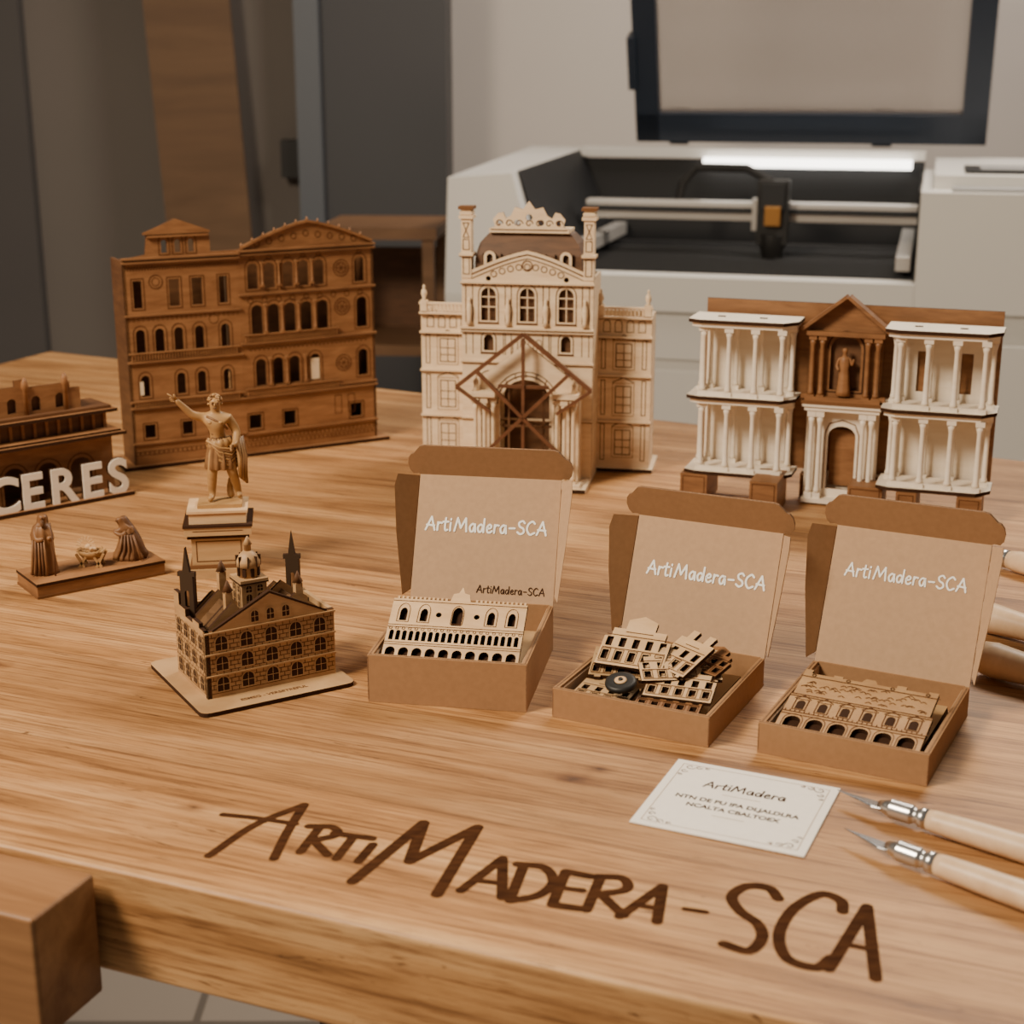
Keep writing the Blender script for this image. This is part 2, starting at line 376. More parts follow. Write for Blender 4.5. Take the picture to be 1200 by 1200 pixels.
TX=[[(-118,793),(-142,769),(-161,734)],[(-118,793),(-123,761),(-126,731)],[(-162,781),(-143,777),(-120,770)],
[(-106,766),(-113,738)],[C,(-112,767),(-99,766),(-96,757),(-110,750)],[(-107,750),(-98,735)],
[(-97,759),(-76,753)],[(-86,756),(-93,731)],[(-75,746),(-81,728)],
[(-82,707),(-49,771),(-54,728),(-19,766),(-38,694)],
[(-26,698),(-5,731),(-5,691)],[(-19,708),(-5,705)],
[(6,723),(-1,689)],[C,(3,725),(17,721),(21,706),(13,693),(-1,688)],
[(41,712),(28,717),(20,684),(35,680)],[(24,701),(36,698)],
[(46,712),(37,679)],[C,(44,712),(57,710),(58,699),(42,694)],[(45,694),(55,674)],
[(53,673),(77,702),(71,668)],[(62,684),(73,680)],[(86,680),(96,677)],
[C,(134,690),(131,700),(120,702),(111,692),(113,678),(120,666),(120,653),(112,642),(101,648)],
[C,(164,678),(165,688),(156,694),(140,680),(129,657),(129,636),(141,628),(150,636)],
[(147,627),(177,682),(167,619)],[(159,648),(171,643)]]
B=Bd()
for i,s in enumerate(TX):
    sm=s[0]==C; P=s[1:] if sm else s
    w=5.6 if i<9 else (6.8 if i<10 else 5.9)
    if i>=22: w=6.2
    if i in(2,11,15,20,25): w=4.6
    if i==21: w=3.8
    B.rib(P,w,TXT,Matrix(),.05,sm=sm or i<3)
let=B.build("engraved_lettering",0,700,0)
for o in (top,legs,jaw,let):
    o.parent=e; o.matrix_parent_inverse=e.matrix_world.inverted()
# ================================================================= CARD
B=Bd(); F=FR(65,771,-24,.2)
w_,h_=98,88
B.box(0,0,.2,w_,h_,1.0,PAPER,F)
B.rib(rect(5,5,w_-5,h_-5),.4,ENGL,F,1.06,True,cap=False)
for sx_,sy_ in ((0,0),(1,0),(0,1),(1,1)):
    MM=F@T(w_*sx_,h_*sy_,0)@Matrix.Diagonal((1-2*sx_,1-2*sy_,1,1))
    for r,a,b2 in ((3.2,10,8),(2.2,15,7),(2.2,8,14),(1.4,20,6.5),(1.4,6.8,19)):
        B.rib([(a+r*math.cos(t*.5)*(1-t/16),b2+r*math.sin(t*.5)*(1-t/16)) for t in range(13)],.55,ENG,MM,1.08,cap=False)
script(B,"ArtiMadera",7.8,1.05,INK,F@T(w_/2,58,0),1.1)
B.rib([(38,52),(60,52)],.35,ENGL,F,1.1); 
B.text("NTN DE PU IPA DLJALDLRA",6.0,INK,F@T(w_/2,40,1.02),.02,off=.2,sx=.97)
B.text("NCALTA CBALTOEX",6.0,INK,F@T(w_/2,31.5,1.02),.02,off=.2,sx=.97)
B.rib([(40,25),(58,25)],.35,ENGL,F,1.1)
B.build("business_card",110,790,0)
# ================================================================= KNIVES
AX=Matrix(((0,0,1,0),(0,1,0,0),(-1,0,0,0),(0,0,0,1)))
def knife(x,y,ang,name="craft_knife"):
    B=Bd(); F=FR(x,y,ang,8)@AX
    Fb=FR(x,y,ang,7.6)
    B.add([(0,3.5,-.3),(24,-3.6,-.3),(34,-3.6,-.3),(34,3.6,-.3),(0,3.5,.3),(24,-3.2,.3),(34,-3.4,.5),(34,3.6,.5)],[(0,3,2,1),(4,5,6,7),(0,1,5,4),(1,2,6,5),(2,3,7,6),(3,0,4,7)],BLADE,Fb)
    pr=[(2.6,27),(4.4,32),(5.0,34)]
    for i in range(9): pr+=[(5.6,35+i*1.4),(5.1,35.7+i*1.4)]
    pr+=[(4.2,48.5),(4.4,50),(5.6,51.5),(5.8,56)]
    B.lathe(pr,STEEL,F,20)
    B.lathe([(5.6,56),(6.2,60),(6.9,78),(7.6,110),(7.4,150),(5,156),(1,157)],HND,F,20)
    return B.build(name,x,y,0)
knife(183,794,-38); knife(177,748,-42)
def chisel(x,y,ang,r,start,name,metal=True):
    B=Bd(); F=FR(x,y,ang,r)@AX
    if metal:
        B.lathe([(2.2,-12),(2.6,0),(5,3),(6.5,10),(6.5,20),(7.5,22),(7.5,28)],STEEL,F,16)
        B.lathe([(7.5,28),(9,36),(10,80),(9,120),(6,126)],HND,F,16)
    else:
        B.lathe([(r*.55,0),(r*.85,3),(r*.95,12),(r*.8,40),(r,90),(r*.9,150),(r*.5,156)],HND,F,18)
    return B.build(name,x,y,0)
chisel(396,1240,-50,10,0,"wood_gouge")
chisel(346,1080,-48,12,0,"chisel_handle",False)
chisel(322,992,-46,13,0,"chisel_handle",False)
# ================================================================= MAILER BOXES
def mailer(name,x,y,ang,W_,D_,H_,lean,LL,txt,th,tz,wscale=.9,small=False,tcx=.47):
    F=FR(x,y,ang); B=Bd(); t=1.6
    B.box(0,0,.2,W_,D_,1.6,KR,F,top=KRI)
    for (a,b,c,d) in ((0,0,W_,3.4),(0,3.4,3.4,D_-1.5),(W_-3.4,3.4,W_,D_-1.5),(3.4,D_-1.6,W_-3.4,D_)):
        B.box(a,b,1.6,c,d,H_,KR,F)
    B.box(3.4,3.4,1.6,W_-3.4,4.6,H_-1.5,KRI,F)
    B.box(3.4,4.6,1.6,4.6,D_-2,H_-2,KRI,F); B.box(W_-4.6,4.6,1.6,W_-3.4,D_-2,H_-2,KRI,F)
    B.box(-.3,1.2,H_-.2,W_+.3,2.0,H_+.25,KRE,F); 
    for xx in (1.0,W_-1.8): B.box(xx,3,H_-.2,xx+.8,D_-4,H_+.25,KRE,F)
    B.box(-.05,-.15,2,.5,.05,H_-1,KRE,F); B.box(W_-.5,-.15,2,W_+.05,.05,H_-1,KRE,F)
    FL=F@T(0,D_,H_)@R(-lean,'X')
    B.plate(rect(.5,-.5,W_-.5,LL),[],t,KRI,KRE,W(FL,0,t,0))
    B.box(1,t,0,W_-1,t+.2,LL-.5,KR,FL)
    lh=25
    lip=[(1,0),(W_-1,0),(W_+1,1)]+[(W_+3+5*math.cos(a),9+9*math.sin(a)) for a in [math.radians(k) for k in (-70,-35,0,35,65,90)]]
    lip+=[(W_-2,lh-1),(W_-5,lh),(5,lh),(2,lh-1)]+[(-3+5*math.cos(a),9+9*math.sin(a)) for a in [math.radians(k) for k in (90,115,145,180,215,250)]]+[(-1,1)]
    FP=FL@T(0,0,LL)@R(44,'X')
    B.plate(lip,[],t,KR,KRE,W(FP,0,t,0))
    for sx_,x0 in ((-1,0),(1,W_)):
        ang2=50 if sx_<0 else 62
        d=Matrix(((sx_*math.cos(math.radians(ang2)),0,0,x0),(-math.sin(math.radians(ang2)),0,-1*1.0,0),(0,1,0,0),(0,0,0,1)))
        fl=[(0,6),(7,1),(17,LL*.5),(22,LL-12),(20,LL-3),(0,LL-1)]
        B.add([(p[0],p[1],0) for p in fl],[tuple(range(len(fl)))],KR if sx_<0 else KRI,FL@d)
        B.add([(p[0],p[1],-t) for p in fl],[tuple(range(len(fl)))[::-1]],KR,FL@d)
        n=len(fl); B.add([(p[0],p[1],0) for p in fl]+[(p[0],p[1],-t) for p in fl],[(i,n+i,n+(i+1)%n,(i+1)%n) for i in range(n)],KRE,FL@d)
    script(B,txt,th,wscale,WHT,W(FL,W_*tcx,0,tz),.35)
    if small: script(B,"ArtiMadera-SCA",5.4,.65,INK,W(FL,W_*.70,0,6),.35)
    B.build(name,x,y,0)
    return F
bx1=mailer("cardboard_box",-95,942,-10,106,118,33,25,91,"Arti Madera-SCA",9.6,50,1.5,True,tcx=.50)
bx2=mailer("cardboard_box",26,917,-26.6,106,112,20,21,85,"Arti Madera-SCA",9.2,45,1.45,tcx=.53)
bx3=mailer("cardboard_box",150,863,-27.3,103,116,20,24,93,"Arti Madera-SCA",8.6,60,1.2,tcx=.50)
def tilt(F,x,y,z,t,rot=0): return F@T(x,y,z)@R(rot,'Z')@R(t,'X')
B=Bd(); 
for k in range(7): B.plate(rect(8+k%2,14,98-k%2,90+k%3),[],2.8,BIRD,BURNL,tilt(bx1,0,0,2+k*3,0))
M=tilt(bx1,6.5,10,25,35)
out=[(0,0),(92,0),(92,50)]
x=91
while x>55: out+=[(x,50),(x,52),(x-1.5,52),(x-1.5,50)]; x-=3
out+=[(53,50),(51.5,56),(48,57),(46,62),(44,57),(40.5,56),(39,50)]
x=37
while x>1: out+=[(x,50),(x,52),(x-1.5,52),(x-1.5,50)]; x-=3
out+=[(0,50)]
holes=[arch(5.2+i*9.05,1.5,6.6,9) for i in range(10)]
holes+=[arch(3.6+i*4.46,16,2.9,8) for i in range(20)]
holes+=[arch(c,32,5,9,8,1.5) for c in (9,23,69,83)]+[arch(46,30,7,13,8,2)]+[circ(33,38,2),circ(59,38,2)]
B.plate(out,holes,3,BIR,BURN_SHADE,M); B.plate(rect(1,.5,91,49),[],1,BURN_SHADE,BURN_SHADE,M,-2.5)  # dark sheet behind the plate paints shade into its holes
for yy in (12.5,14.2,26.5,28.3,48): B.rib([(0,yy),(92,yy)],.5,ENG,M,3.2,cap=False)
for i in range(21): B.rib(circ(2.2+i*4.4,25.4,1,8),.35,ENG,M,3.2,True,cap=False)
for c in (9,23,69,83,46): B.rib(arch(c,31,8,13,8,2),.4,ENG,M,3.2,True,cap=False)
B.build("palace_facade_kit",-50,980,2)
def piece(B,M,w,h,kind,fm=BIR):
    if kind==0:
        out=[(0,0),(w,0),(w,h*.55),(w*.9,h*.55),(w*.9,h*.72),(w*.72,h*.72),(w*.72,h*.9),(w*.5,h),(w*.28,h*.9),(w*.28,h*.72),(w*.1,h*.72),(w*.1,h*.55),(0,h*.55)]
    elif kind==1:
        out=[(0,0),(w*.1,0),(w*.1,-2),(w*.2,-2),(w*.2,0),(w*.8,0),(w*.8,-2),(w*.9,-2),(w*.9,0),(w,0),(w,h*.8),(w*.85,h*.8),(w*.85,h),(w*.65,h),(w*.65,h*.8),(w*.35,h*.8),(w*.35,h),(w*.15,h),(w*.15,h*.8),(0,h*.8)]
    else:
        out=[(0,0),(w,0),(w,h*.7),(w*.5,h),(0,h*.7)]
    n=max(3,int(w/8)); hs=[]
    for i in range(n):
        c=w*(i+.5)/n
        hs.append(rect(c-2.2,h*.1,c+2.2,h*.28)); hs.append(rect(c-2.2,h*.36,c+2.2,h*.54))
    B.plate(out,hs,2.6,fm,BURN_SHADE,M); B.poly(rect(w*.03,h*.05,w*.97,h*.56),BURN_SHADE,M,-.2)  # dark backing paints shade into the window cut-outs
    for yy in (.05,.32,.58): B.rib([(w*.03,h*yy),(w*.97,h*yy)],.6,ENG,M,2.8,cap=False)
    for i in range(n): 
        c=w*(i+.5)/n; B.rib(rect(c-3.0,h*.08,c+3.0,h*.3),.45,ENG,M,2.8,True,cap=False)
    B.rib([(w*.3,h*.66),(w*.7,h*.66)],.6,ENG,M,2.8)
B=Bd(); F=bx2
for k in range(3): B.plate(rect(9,10+k,94,98),[],2.4,[BIRD,MID,BIRD][k],BURN_SHADE,tilt(F,0,0,2+k*2.6,0))
piece(B,tilt(F,8,9,11,6,-2),38,32,1,BIRD)
piece(B,tilt(F,52,9,12,10,6),42,30,2,MID)
piece(B,tilt(F,54,20,16,16,8),44,38,0)
piece(B,tilt(F,66,42,21,20,24),32,36,1)
piece(B,tilt(F,62,62,24,16,-20),32,30,0,MID)
piece(B,tilt(F,10,50,20,22,-8),44,40,0)
piece(B,tilt(F,10,34,17,14,14),42,40,1,BIRD)
piece(B,tilt(F,12,40,24,30,4),46,44,0)
piece(B,tilt(F,48,52,25,26,-26),30,38,1,BIR)
piece(B,tilt(F,50,28,22,20,30),38,32,0)
M=tilt(F,40,18,23,14)
B.lathe([(10,0),(10.4,1.5),(10,3.2),(8,3.6),(4.5,3.4)],BLK,M,24); B.lathe([(4,3.4),(4,4),(2,4.2)],BIR,M,14); B.lathe([(1.6,4.2),(1.5,5)],BLK,M,10)
B.build("loose_wooden_kit_parts",90,930,2)
B=Bd(); F=bx3
for k in range(4): B.plate(rect(9+k,12,94,100-k*2),[],2.6,[BIRD,MID,BIRD,BIRD][k],BURN_SHADE,tilt(F,0,0,2+k*2.8,0))
M=tilt(F,7,9,13,14)
out=[(0,0),(88,0),(88,36),(86,36),(86,62),(80,62),(80,60),(66,60),(66,63),(60,63),(60,60),(48,60),(46,64),(40,64),(38,60),(26,60),(26,62),(20,62),(20,60),(6,60),(6,64),(1,64),(1,36),(0,36)]
holes=[arch(9+i*14,2,10,11.5) for i in range(6)]
WD=wood("toasted_birch",(.37,.195,.08),(.51,.30,.135),(30,30,160),.6,.05)
B.plate(out,holes,3,WD,BURN_SHADE,M); B.poly(rect(1,1,87,15),BURN_SHADE,M,-.4)  # dark backing paints shade into the bottom arches
for yy in (15,17.5,34,36,56): B.rib([(0,yy),(88,yy)],.8,ENG,M,3.2,cap=False)
for i in range(6):
    c=9+i*14
    B.rib(arch(c,1.5,12,14),.45,ENG,M,3.2,True,cap=False)
    B.poly(arch(c,21,5.4,9),BURN_SHADE,M,3.15); B.rib(rect(c-4,20,c+4,31),.6,ENG,M,3.25,True,cap=False); B.rib([(c-5,31.5),(c,35),(c+5,31.5)],.7,ENG,M,3.3)
for i in range(30): B.rib([(1.5+i*3,17.6),(1.5+i*3,19.5)],.6,ENG,M,3.2,cap=False)
for i in range(60):
    x=3+random.random()*78; y=38+random.random()*16; B.rib([(x,y),(x+2,y+1.5),(x+4,y)],.6,ENG,M,3.2,cap=False)
for x in (8,30,58,80): B.rib(circ(x,58,1.2,8),.5,BURN_SHADE,M,3.3,True)
B.build("museum_facade_kit",200,880,2)
# ================================================================= VENETIAN FACADE MODEL
B=Bd()
F0=FR(-400,1549,29.3)
B.plate(rect(-2,0,300,62),[],4,MID,BURN_SHADE,F0)
FA=FR(-394,1560,27.6,4); FB=FR(-287,1616,31.2,4)
M=W(FA,0,0,0)
out=[(0,0),(121,0),(121,218),(92,218),(92,234),(90,240),(56,253),(26,240),(26,234),(24,218),(0,214)]
hs=[]
def rowA(cx,z,w,h,ar=1):
    hs.append(arch(cx,z,w,h) if ar else rect(cx-w/2,z,cx+w/2,z+h)); 
    B.rib(arch(cx,z-2,w+5,h+6) if ar else rect(cx-w/2-2,z-2,cx+w/2+2,z+h+2),.9,ENG,M,.25,True,cap=False)
for c in (44,58,72): rowA(c,219,6,13)
for c,w in ((14,9),(52,11),(76,11),(104,9)): rowA(c,164,w,28,0)
for c in (14,34,54,76,104): rowA(c,118,9.5,24)
for c in (16,54,76,104): rowA(c,72,9,22)
for c in (18,58,88): rowA(c,28,11,14,0)
B.plate(out,hs,3,MID,MIDD,M,-3)
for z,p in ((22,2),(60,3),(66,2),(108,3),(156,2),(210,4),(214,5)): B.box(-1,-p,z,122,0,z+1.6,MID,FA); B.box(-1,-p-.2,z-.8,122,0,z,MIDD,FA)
B.plate([(22,0),(92,0),(92,2),(57,15),(22,2)],[],2,MID,MIDD,W(FA,0,-1,238)); B.plate(rect(26,0,90,2),[],3,MID,MIDD,W(FA,0,-1,235))
B.rib([(28,240),(57,250),(86,240)],.8,ENG,M,1.5,cap=False)
B.rib(circ(33,190,7),.9,ENG,M,.25,True);B.rib(circ(33,190,4),.7,ENG,M,.25,True);B.rib(circ(92,148,5),.7,ENG,M,.25,True)
for z in (110,60):
    for i in range(38): B.box(3+i*3,-3,z,4.2+i*3,-1.5,z+7,MID,FA)
    B.box(0,-3.6,z+7,118,-1,z+8.4,MID,FA)
for i in range(40): B.rib([(2+i*3,202),(3.5+i*3,207),(5+i*3,202)],.6,ENG,M,.25,cap=False)
for i in range(24): B.rib(rect(1+i*5,10,5+i*5,14),.45,ENG,M,.25,True,cap=False); B.rib(circ(3+i*5,152,1.4,8),.5,ENG,M,.25,True,cap=False)
M=W(FB,0,0,0); hs=[]
def pk(i): 
    u=i/12; return 219+ 24*(.5*math.sin(math.pi*u)+.5*(1-abs(2*u-1)))
out=[(0,0),(157,0),(157,218),(154,219)]+[(154-150*i/12,pk(i)) for i in range(1,12)]+[(0,218)]
for c in (16,35,56,74,92,140): rowA(c,176,12,27)
for c in (19,38,57,76,95,142): rowA(c,126,13,33)
for c in (21,41,60,84,142): rowA(c,72,12,29)
for c in (12,52,132): rowA(c,26,14,15,0)
B.plate(out,hs,3,MID,MIDD,M,-3)
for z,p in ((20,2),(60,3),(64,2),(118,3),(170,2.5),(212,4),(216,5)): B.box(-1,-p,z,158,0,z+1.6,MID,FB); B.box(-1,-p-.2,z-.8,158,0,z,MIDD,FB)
for i in range(12):
    b_=(154-150*i/12,pk(i)); a=(154-150*(i+1)/12,pk(i+1))
    dx=b_[0]-a[0];dz=b_[1]-a[1];l=math.hypot(dx,dz); B.box(0,-4,0,l+.5,0,2.5,MID,FB@T(a[0],0,a[1])@R(-math.degrees(math.atan2(dz,dx)),'Y'))
    B.lathe([(1.2,0),(1.6,1.5),(.3,4)],MID,FB@T(a[0],-2,a[1]+2),6)
for cx,cz in ((118,150),(118,88),(118,192)):
    for r in (9,6): B.rib(circ(cx,cz,r),1.0,ENG,M,.25,True)
    for k in range(6):
        a=k*math.pi/3; B.rib([(cx,cz),(cx+6*math.cos(a),cz+6*math.sin(a))],.7,ENG,M,.25)
for k in range(9):
    x=22+k*14; B.rib(circ(x,223+ (14-abs(k-4)*3.4)*.6,3.2,9),.8,ENG,M,.25,True,cap=False)
for c in (16,35,56,74,92,140): B.rib(circ(c,208,2.6,10),.6,ENG,M,.25,True,cap=False)
for c in range(9): B.rib(circ(12+c*16,164,3,10),.7,ENG,M,.25,True,cap=False)
for c in (28,47,66,85): column(B,c,-2,128,160,1.3,MID,FB)
for c in (26,45,65,83): column(B,c,-2,178,204,1.2,MID,FB)
for c in (31,50,72): column(B,c,-2,72,102,1.2,MID,FB)
for c in (110,126,): B.rib(rect(c-4,32,c+4,52),.6,ENG,M,.25,True,cap=False)
for z in (120,62):
    for i in range(36): B.box(4+i*3,-3,z,5.2+i*3,-1.5,z+7,MID,FB)
    B.box(2,-3.6,z+7,112,-1,z+8.4,MID,FB)
for i in range(28): B.rib([(8+i*5,114),(10+i*5,110),(12+i*5,114)],.6,ENG,M,.25,cap=False)
for i in range(31): B.rib(rect(1+i*5,6,5+i*5,10),.45,ENG,M,.25,True,cap=False); B.rib(rect(3+i*5,12,7+i*5,16),.45,ENG,M,.25,True,cap=False)
B.box(0,0,0,3,48,212,MIDD,FA); B.box(154,0,0,157,40,216,MIDD,FB)
B.box(3,42,0,118,45,210,MIDD,FA); B.box(0,36,0,154,39,214,MIDD,FB)
lit=flat("painted_window_light",(.75,.6,.4),.8); B.box(10,-.5,74,14,-.3,88,lit,FA)  # pale panels paint window light into the colour, no paper there
B.box(79,.2,73,89,.5,96,lit,FB)
B.build("palazzo_model",-270,1625,0)
# ================================================================= LETTERED FACADE MODEL (far left)
B=Bd(); F=FR(-560,1296,41); 
B.plate(rect(-60,0,250,75),[],4,MID,BURN_SHADE,F)
F=F@T(10,0,0)
M=W(F,0,26,4)
B.plate(rect(-60,0,232,52),[arch(-40+i*34,0,22,36) for i in range(8)],4,MID,MIDD,M,-4)
for i in range(8): B.rib(arch(-40+i*34,0,28,40),.9,ENG,M,.25,True,cap=False)
B.box(-60,50,4,230,53,60,MIDD,F)
for z,y,xr,t in ((56,10,240,3),(59,14,236,2)): B.box(-60,y,z+4,xr,y+60,z+4+t,MID,F); B.box(-60,y-.5,z+4,xr+.5,y,z+4+t,BURN_SHADE,F)
B.box(-60,30,65,230,34,82,MIDD,F)
for i in range(24): B.box(-50+i*12,28,65,-47+i*12,30,82,MID,F)
B.box(-60,18,82,236,66,85,MID,F); B.box(-60,17.4,82,236.5,18,85,BURN_SHADE,F); B.box(-60,22,85,232,66,88,MIDD,F)
B.plate([(20,0),(205,0),(205,20),(195,20),(195,26),(150,26),(150,34),(140,34),(140,28),(110,28),(110,36),(60,36),(60,28),(20,28)],[arch(40+i*24,3,9,14) for i in range(7)],3,MID,MIDD,W(F,0,34,88))
B.box(20,36,88,205,70,104,MIDD,F)
for x in (30,70,110,150,190): B.lathe([(3,88),(2.5,112),(4,114),(3,120),(1,124)],MID,F@T(x,31,0),8)
B.plate(rect(-60,0,95,130),[arch(20+i*26,90,10,22) for i in range(3)],3,MIDD,MIDD,W(F,0,60,4))
x=93
for ch,w in (("C",32),("E",28),("R",31),("E",28),("S",26)):
    B.text(ch,48,CRM,W(F,x,8,4),2.2,'LEFT',sx=.96,off=1.2); B.text(ch,48,BURN_SHADE,W(F,x,8.1,4),1.4,'LEFT',sx=.96,off=1.7); x+=w+.8
B.build("lettered_theatre_model",-440,1400,0)
# ================================================================= PAVILION PALACE MODEL (centre)
SAVE=BIR; BIR=BIRL
B=Bd(); F=FR(15,1519,-10)
B.box(-124,46,0,124,110,4,BIR,F); B.box(-124,45,.5,124,46,3.5,BURN_SHADE,F); B.box(-60,-46,0,66,60,4,BIR,F); B.box(-60,-47,.3,66,-46,3.7,BURN_SHADE,F)
M=W(F,0,0,4)
def gz(u): return 204+24*(.45*math.sin(math.pi*u)**1.2+.55*(1-abs(2*u-1)))
top=[(-66+132*i/16, gz(i/16)) for i in range(17)]
out=[(-66,0),(66,0)]+top[::-1]
hs=[];
def win(c,z,w,h,M=M,eng=ENG,hole=True):
    if hole: hs.append(arch(c,z,w,h))
    B.rib(arch(c,z-2,w+5,h+5.5),.9,eng,M,.25,True,cap=False)
    B.rib([(c-w/2-3,z-3),(c+w/2+3,z-3)],1.2,eng,M,.25)
def mull(c,z,w,h,M=M):
    B.box(c-.5,1,z+4,c+.5,1.8,z+4+h,BIR,F); B.box(c-w/2,1,z+4+h*.4,c+w/2,1.8,z+4+h*.4+1,BIR,F);B.box(c-w/2,1,z+4+h*.7,c+w/2,1.8,z+4+h*.7+1,BIR,F)
for c in (-39,0,39): win(c,158,15,33); mull(c,158,15,33)
for c in (-39,39): win(c,128,10,16); win(c,20,12,34); win(c,74,12,30)
hs.append(arch(0,0,46,106)); hs.append(circ(-39,200,2.6)); hs.append(circ(39,200,2.6)); 
B.plate(out,hs,3,BIR,BURNL,M,-3)
B.box(-64,6,4,64,7,206,MIDD,F)
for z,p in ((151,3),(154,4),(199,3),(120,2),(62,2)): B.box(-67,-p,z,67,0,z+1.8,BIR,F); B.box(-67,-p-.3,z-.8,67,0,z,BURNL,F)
B.rib([(-62+124*i/16,gz(.03+.94*i/16)-4) for i in range(17)],1.3,ENG,M,.3,cap=False)
B.rib([(-56+112*i/16,gz(.07+.86*i/16)-8) for i in range(17)],.8,ENG,M,.3,cap=False)
for k in range(-4,5):
    B.rib(circ(k*8.4,204+8*math.cos(k/4*1.5),3.0,9),.8,ENG,M,.3,True,cap=False)
B.rib(circ(0,213,5),1.0,ENG,M,.35,True)
for x in (-62,-55,-22,-16,16,22,55,62):
    B.rib([(x,156),(x,196)],.8,ENG,M,.25,cap=False); B.rib([(x,124),(x,148)],.7,ENG,M,.25,cap=False)
for x in (-24,24): B.rib([(x,124),(x,148)],.6,ENG,M,.25,cap=False)
for x in (-12,-4,4,12): B.rib(arch(x,126,5,14),.6,ENG,M,.25,True,cap=False)
for x in (-19,19,-58,58):
    B.lathe([(3.4,158),(2.2,163),(3.2,172),(2.6,178),(1.2,180),(1.9,182.5),(1,185)],BIR,F@T(x,-2,0),10)
for x in range(-60,61,4): B.rib([(x,193),(x,196)],.9,ENG,M,.25,cap=False)
B.box(-66,3,4,-63,60,206,BIR,F); B.box(63,3,4,66,60,206,BIR,F); B.box(-63,57,4,63,60,206,BIR,F)
RF=wood("roof_brown",(.085,.04,.017),(.15,.07,.03),(30,30,160),.5,.05)
def frus(z0,x0,y0,y1,z1,x1,y2,y3,m):
    B.add([(-x0,y0,z0),(x0,y0,z0),(x0,y1,z0),(-x0,y1,z0),(-x1,y2,z1),(x1,y2,z1),(x1,y3,z1),(-x1,y3,z1)],[(0,3,2,1),(4,5,6,7),(0,1,5,4),(1,2,6,5),(2,3,7,6),(3,0,4,7)],m,F)
frus(207,54,5,58,226,53,7,56,RF); frus(226,53,7,56,238,49,10,53,RF); frus(238,49,10,53,246,42,15,48,RF); frus(246,42,15,48,250,36,18,44,RF); B.box(-40,12,248,40,48,251,BIR,F)
for k in range(-5,6): B.box(k*9-.4,4.5,212,k*9+.4,6.5,228,BURN_SHADE,F)
for k in (-1,1): 
    B.plate(arch(0,0,12,17),[arch(0,3,6,11)],3,BIR,BURNL,W(F,k*38,5,214))
cr=[(-40,0),(40,0),(40,4),(34,6),(36,13),(31,19),(26,20),(23,14),(18,17),(14,25),(6,23),(0,31),(-6,23),(-14,25),(-18,17),(-23,14),(-26,20),(-31,19),(-36,13),(-34,6),(-40,4)]
MC=W(F,0,13,248); B.plate(cr,[circ(-29,10,2.4),circ(29,10,2.4),circ(-12,10,3),circ(12,10,3),circ(0,15,3.4)],3,BIR,BURNL,MC)
for k in range(-3,4): B.rib([(k*10+4*math.cos(t*.6)*(1-t/14),9+4*math.sin(t*.6)*(1-t/14)) for t in range(12)],1.0,ENG,MC,3.2,cap=False)
B.rib([(-38,3),(38,3)],1.0,ENG,MC,3.2)
for x in (-61,61):
    B.box(x-5,-1,204,x+5,12,266,BIR,F); B.box(x-7,-3,262,x+7,14,265,BIR,F); B.box(x-6,-2,266,x+6,13,269,BIR,F); B.box(x-7.5,-3,271,x+7.5,14,274,BURNL,F); B.box(x-5,-1,269,x+5,12,271,BIR,F)
    B.box(x-7,-3,226,x+7,14,228.5,BIR,F); B.box(x-7,-3.2,225,x+7,14,226,BURNL,F)
    MM=W(F,x,-1,204); B.rib(rect(-3,4,3,20),.7,ENG,MM,.3,True,cap=False); B.rib(rect(-3,28,3,38),.7,ENG,MM,.3,True,cap=False); B.rib([(-3,40),(3,54),(-3,54),(3,40)],.7,ENG,MM,.3,True,cap=False)
MP=W(F,0,-24,4)
B.plate([(-50,0),(56,0),(56,100),(3,140),(-50,100)],[arch(3,0,52,104,14)],3,BIR,BURNL,MP,-3)
B.box(-50,-21,96,-47,0,100,BIR,F); B.box(-50,-21,4,-48,0,100,BIR,F); B.box(54,-21,4,56,0,100,BIR,F)
B.rib(arch(3,0,58,108,14),1.3,ENG,MP,.3,cap=False); B.rib(arch(3,0,64,112,14),.9,ENG,MP,.3,cap=False)
for k in range(9):
    a=math.pi*(k+.5)/9; B.rib([(3+29*math.cos(a),78+28*math.sin(a)),(3+32.5*math.cos(a),80+32*math.sin(a))],.7,ENG,MP,.3)
for x in (-46,-37,-29,35,43,52): column(B,x,-34 if abs(x)>36 else -30,4,92,2.3,BIR,F)
for x in (-41.5,-33,39,47.5): B.rib([(x,4),(x,92)],1,ENG,MP,.3,cap=False)
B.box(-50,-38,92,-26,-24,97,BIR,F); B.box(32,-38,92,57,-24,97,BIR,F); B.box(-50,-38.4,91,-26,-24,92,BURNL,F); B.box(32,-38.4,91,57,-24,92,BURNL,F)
for x in (-46,52): B.lathe([(3,97),(2,102),(3,106),(1,110),(1.8,113),(.6,117)],BIR,F@T(x,-31,0),8)
B.box(-54,-44,4,60,-24,7,BIR,F)
def bar(a,b_,y,w,m,d=4):
    dx=b_[0]-a[0];dz=b_[1]-a[1];l=math.hypot(dx,dz); B.box(0,0,-w/2,l,d,w/2,m,F@T(a[0],y,a[1])@R(-math.degrees(math.atan2(dz,dx)),'Y'))
TIM=wood("dark_timber",(.10,.036,.014),(.16,.062,.026),(40,40,160),.5,.05)
bar((-64,102),(3,156),-42,4,TIM);bar((3,156),(70,102),-42,4,TIM)
bar((-44,28),(48,118),-46,3.4,TIM);bar((50,28),(-42,118),-46,3.4,TIM)
bar((-64,102),(-30,78),-42,3,TIM);bar((70,102),(36,78),-42,3,TIM);bar((-22,104),(28,104),-41,3,TIM)
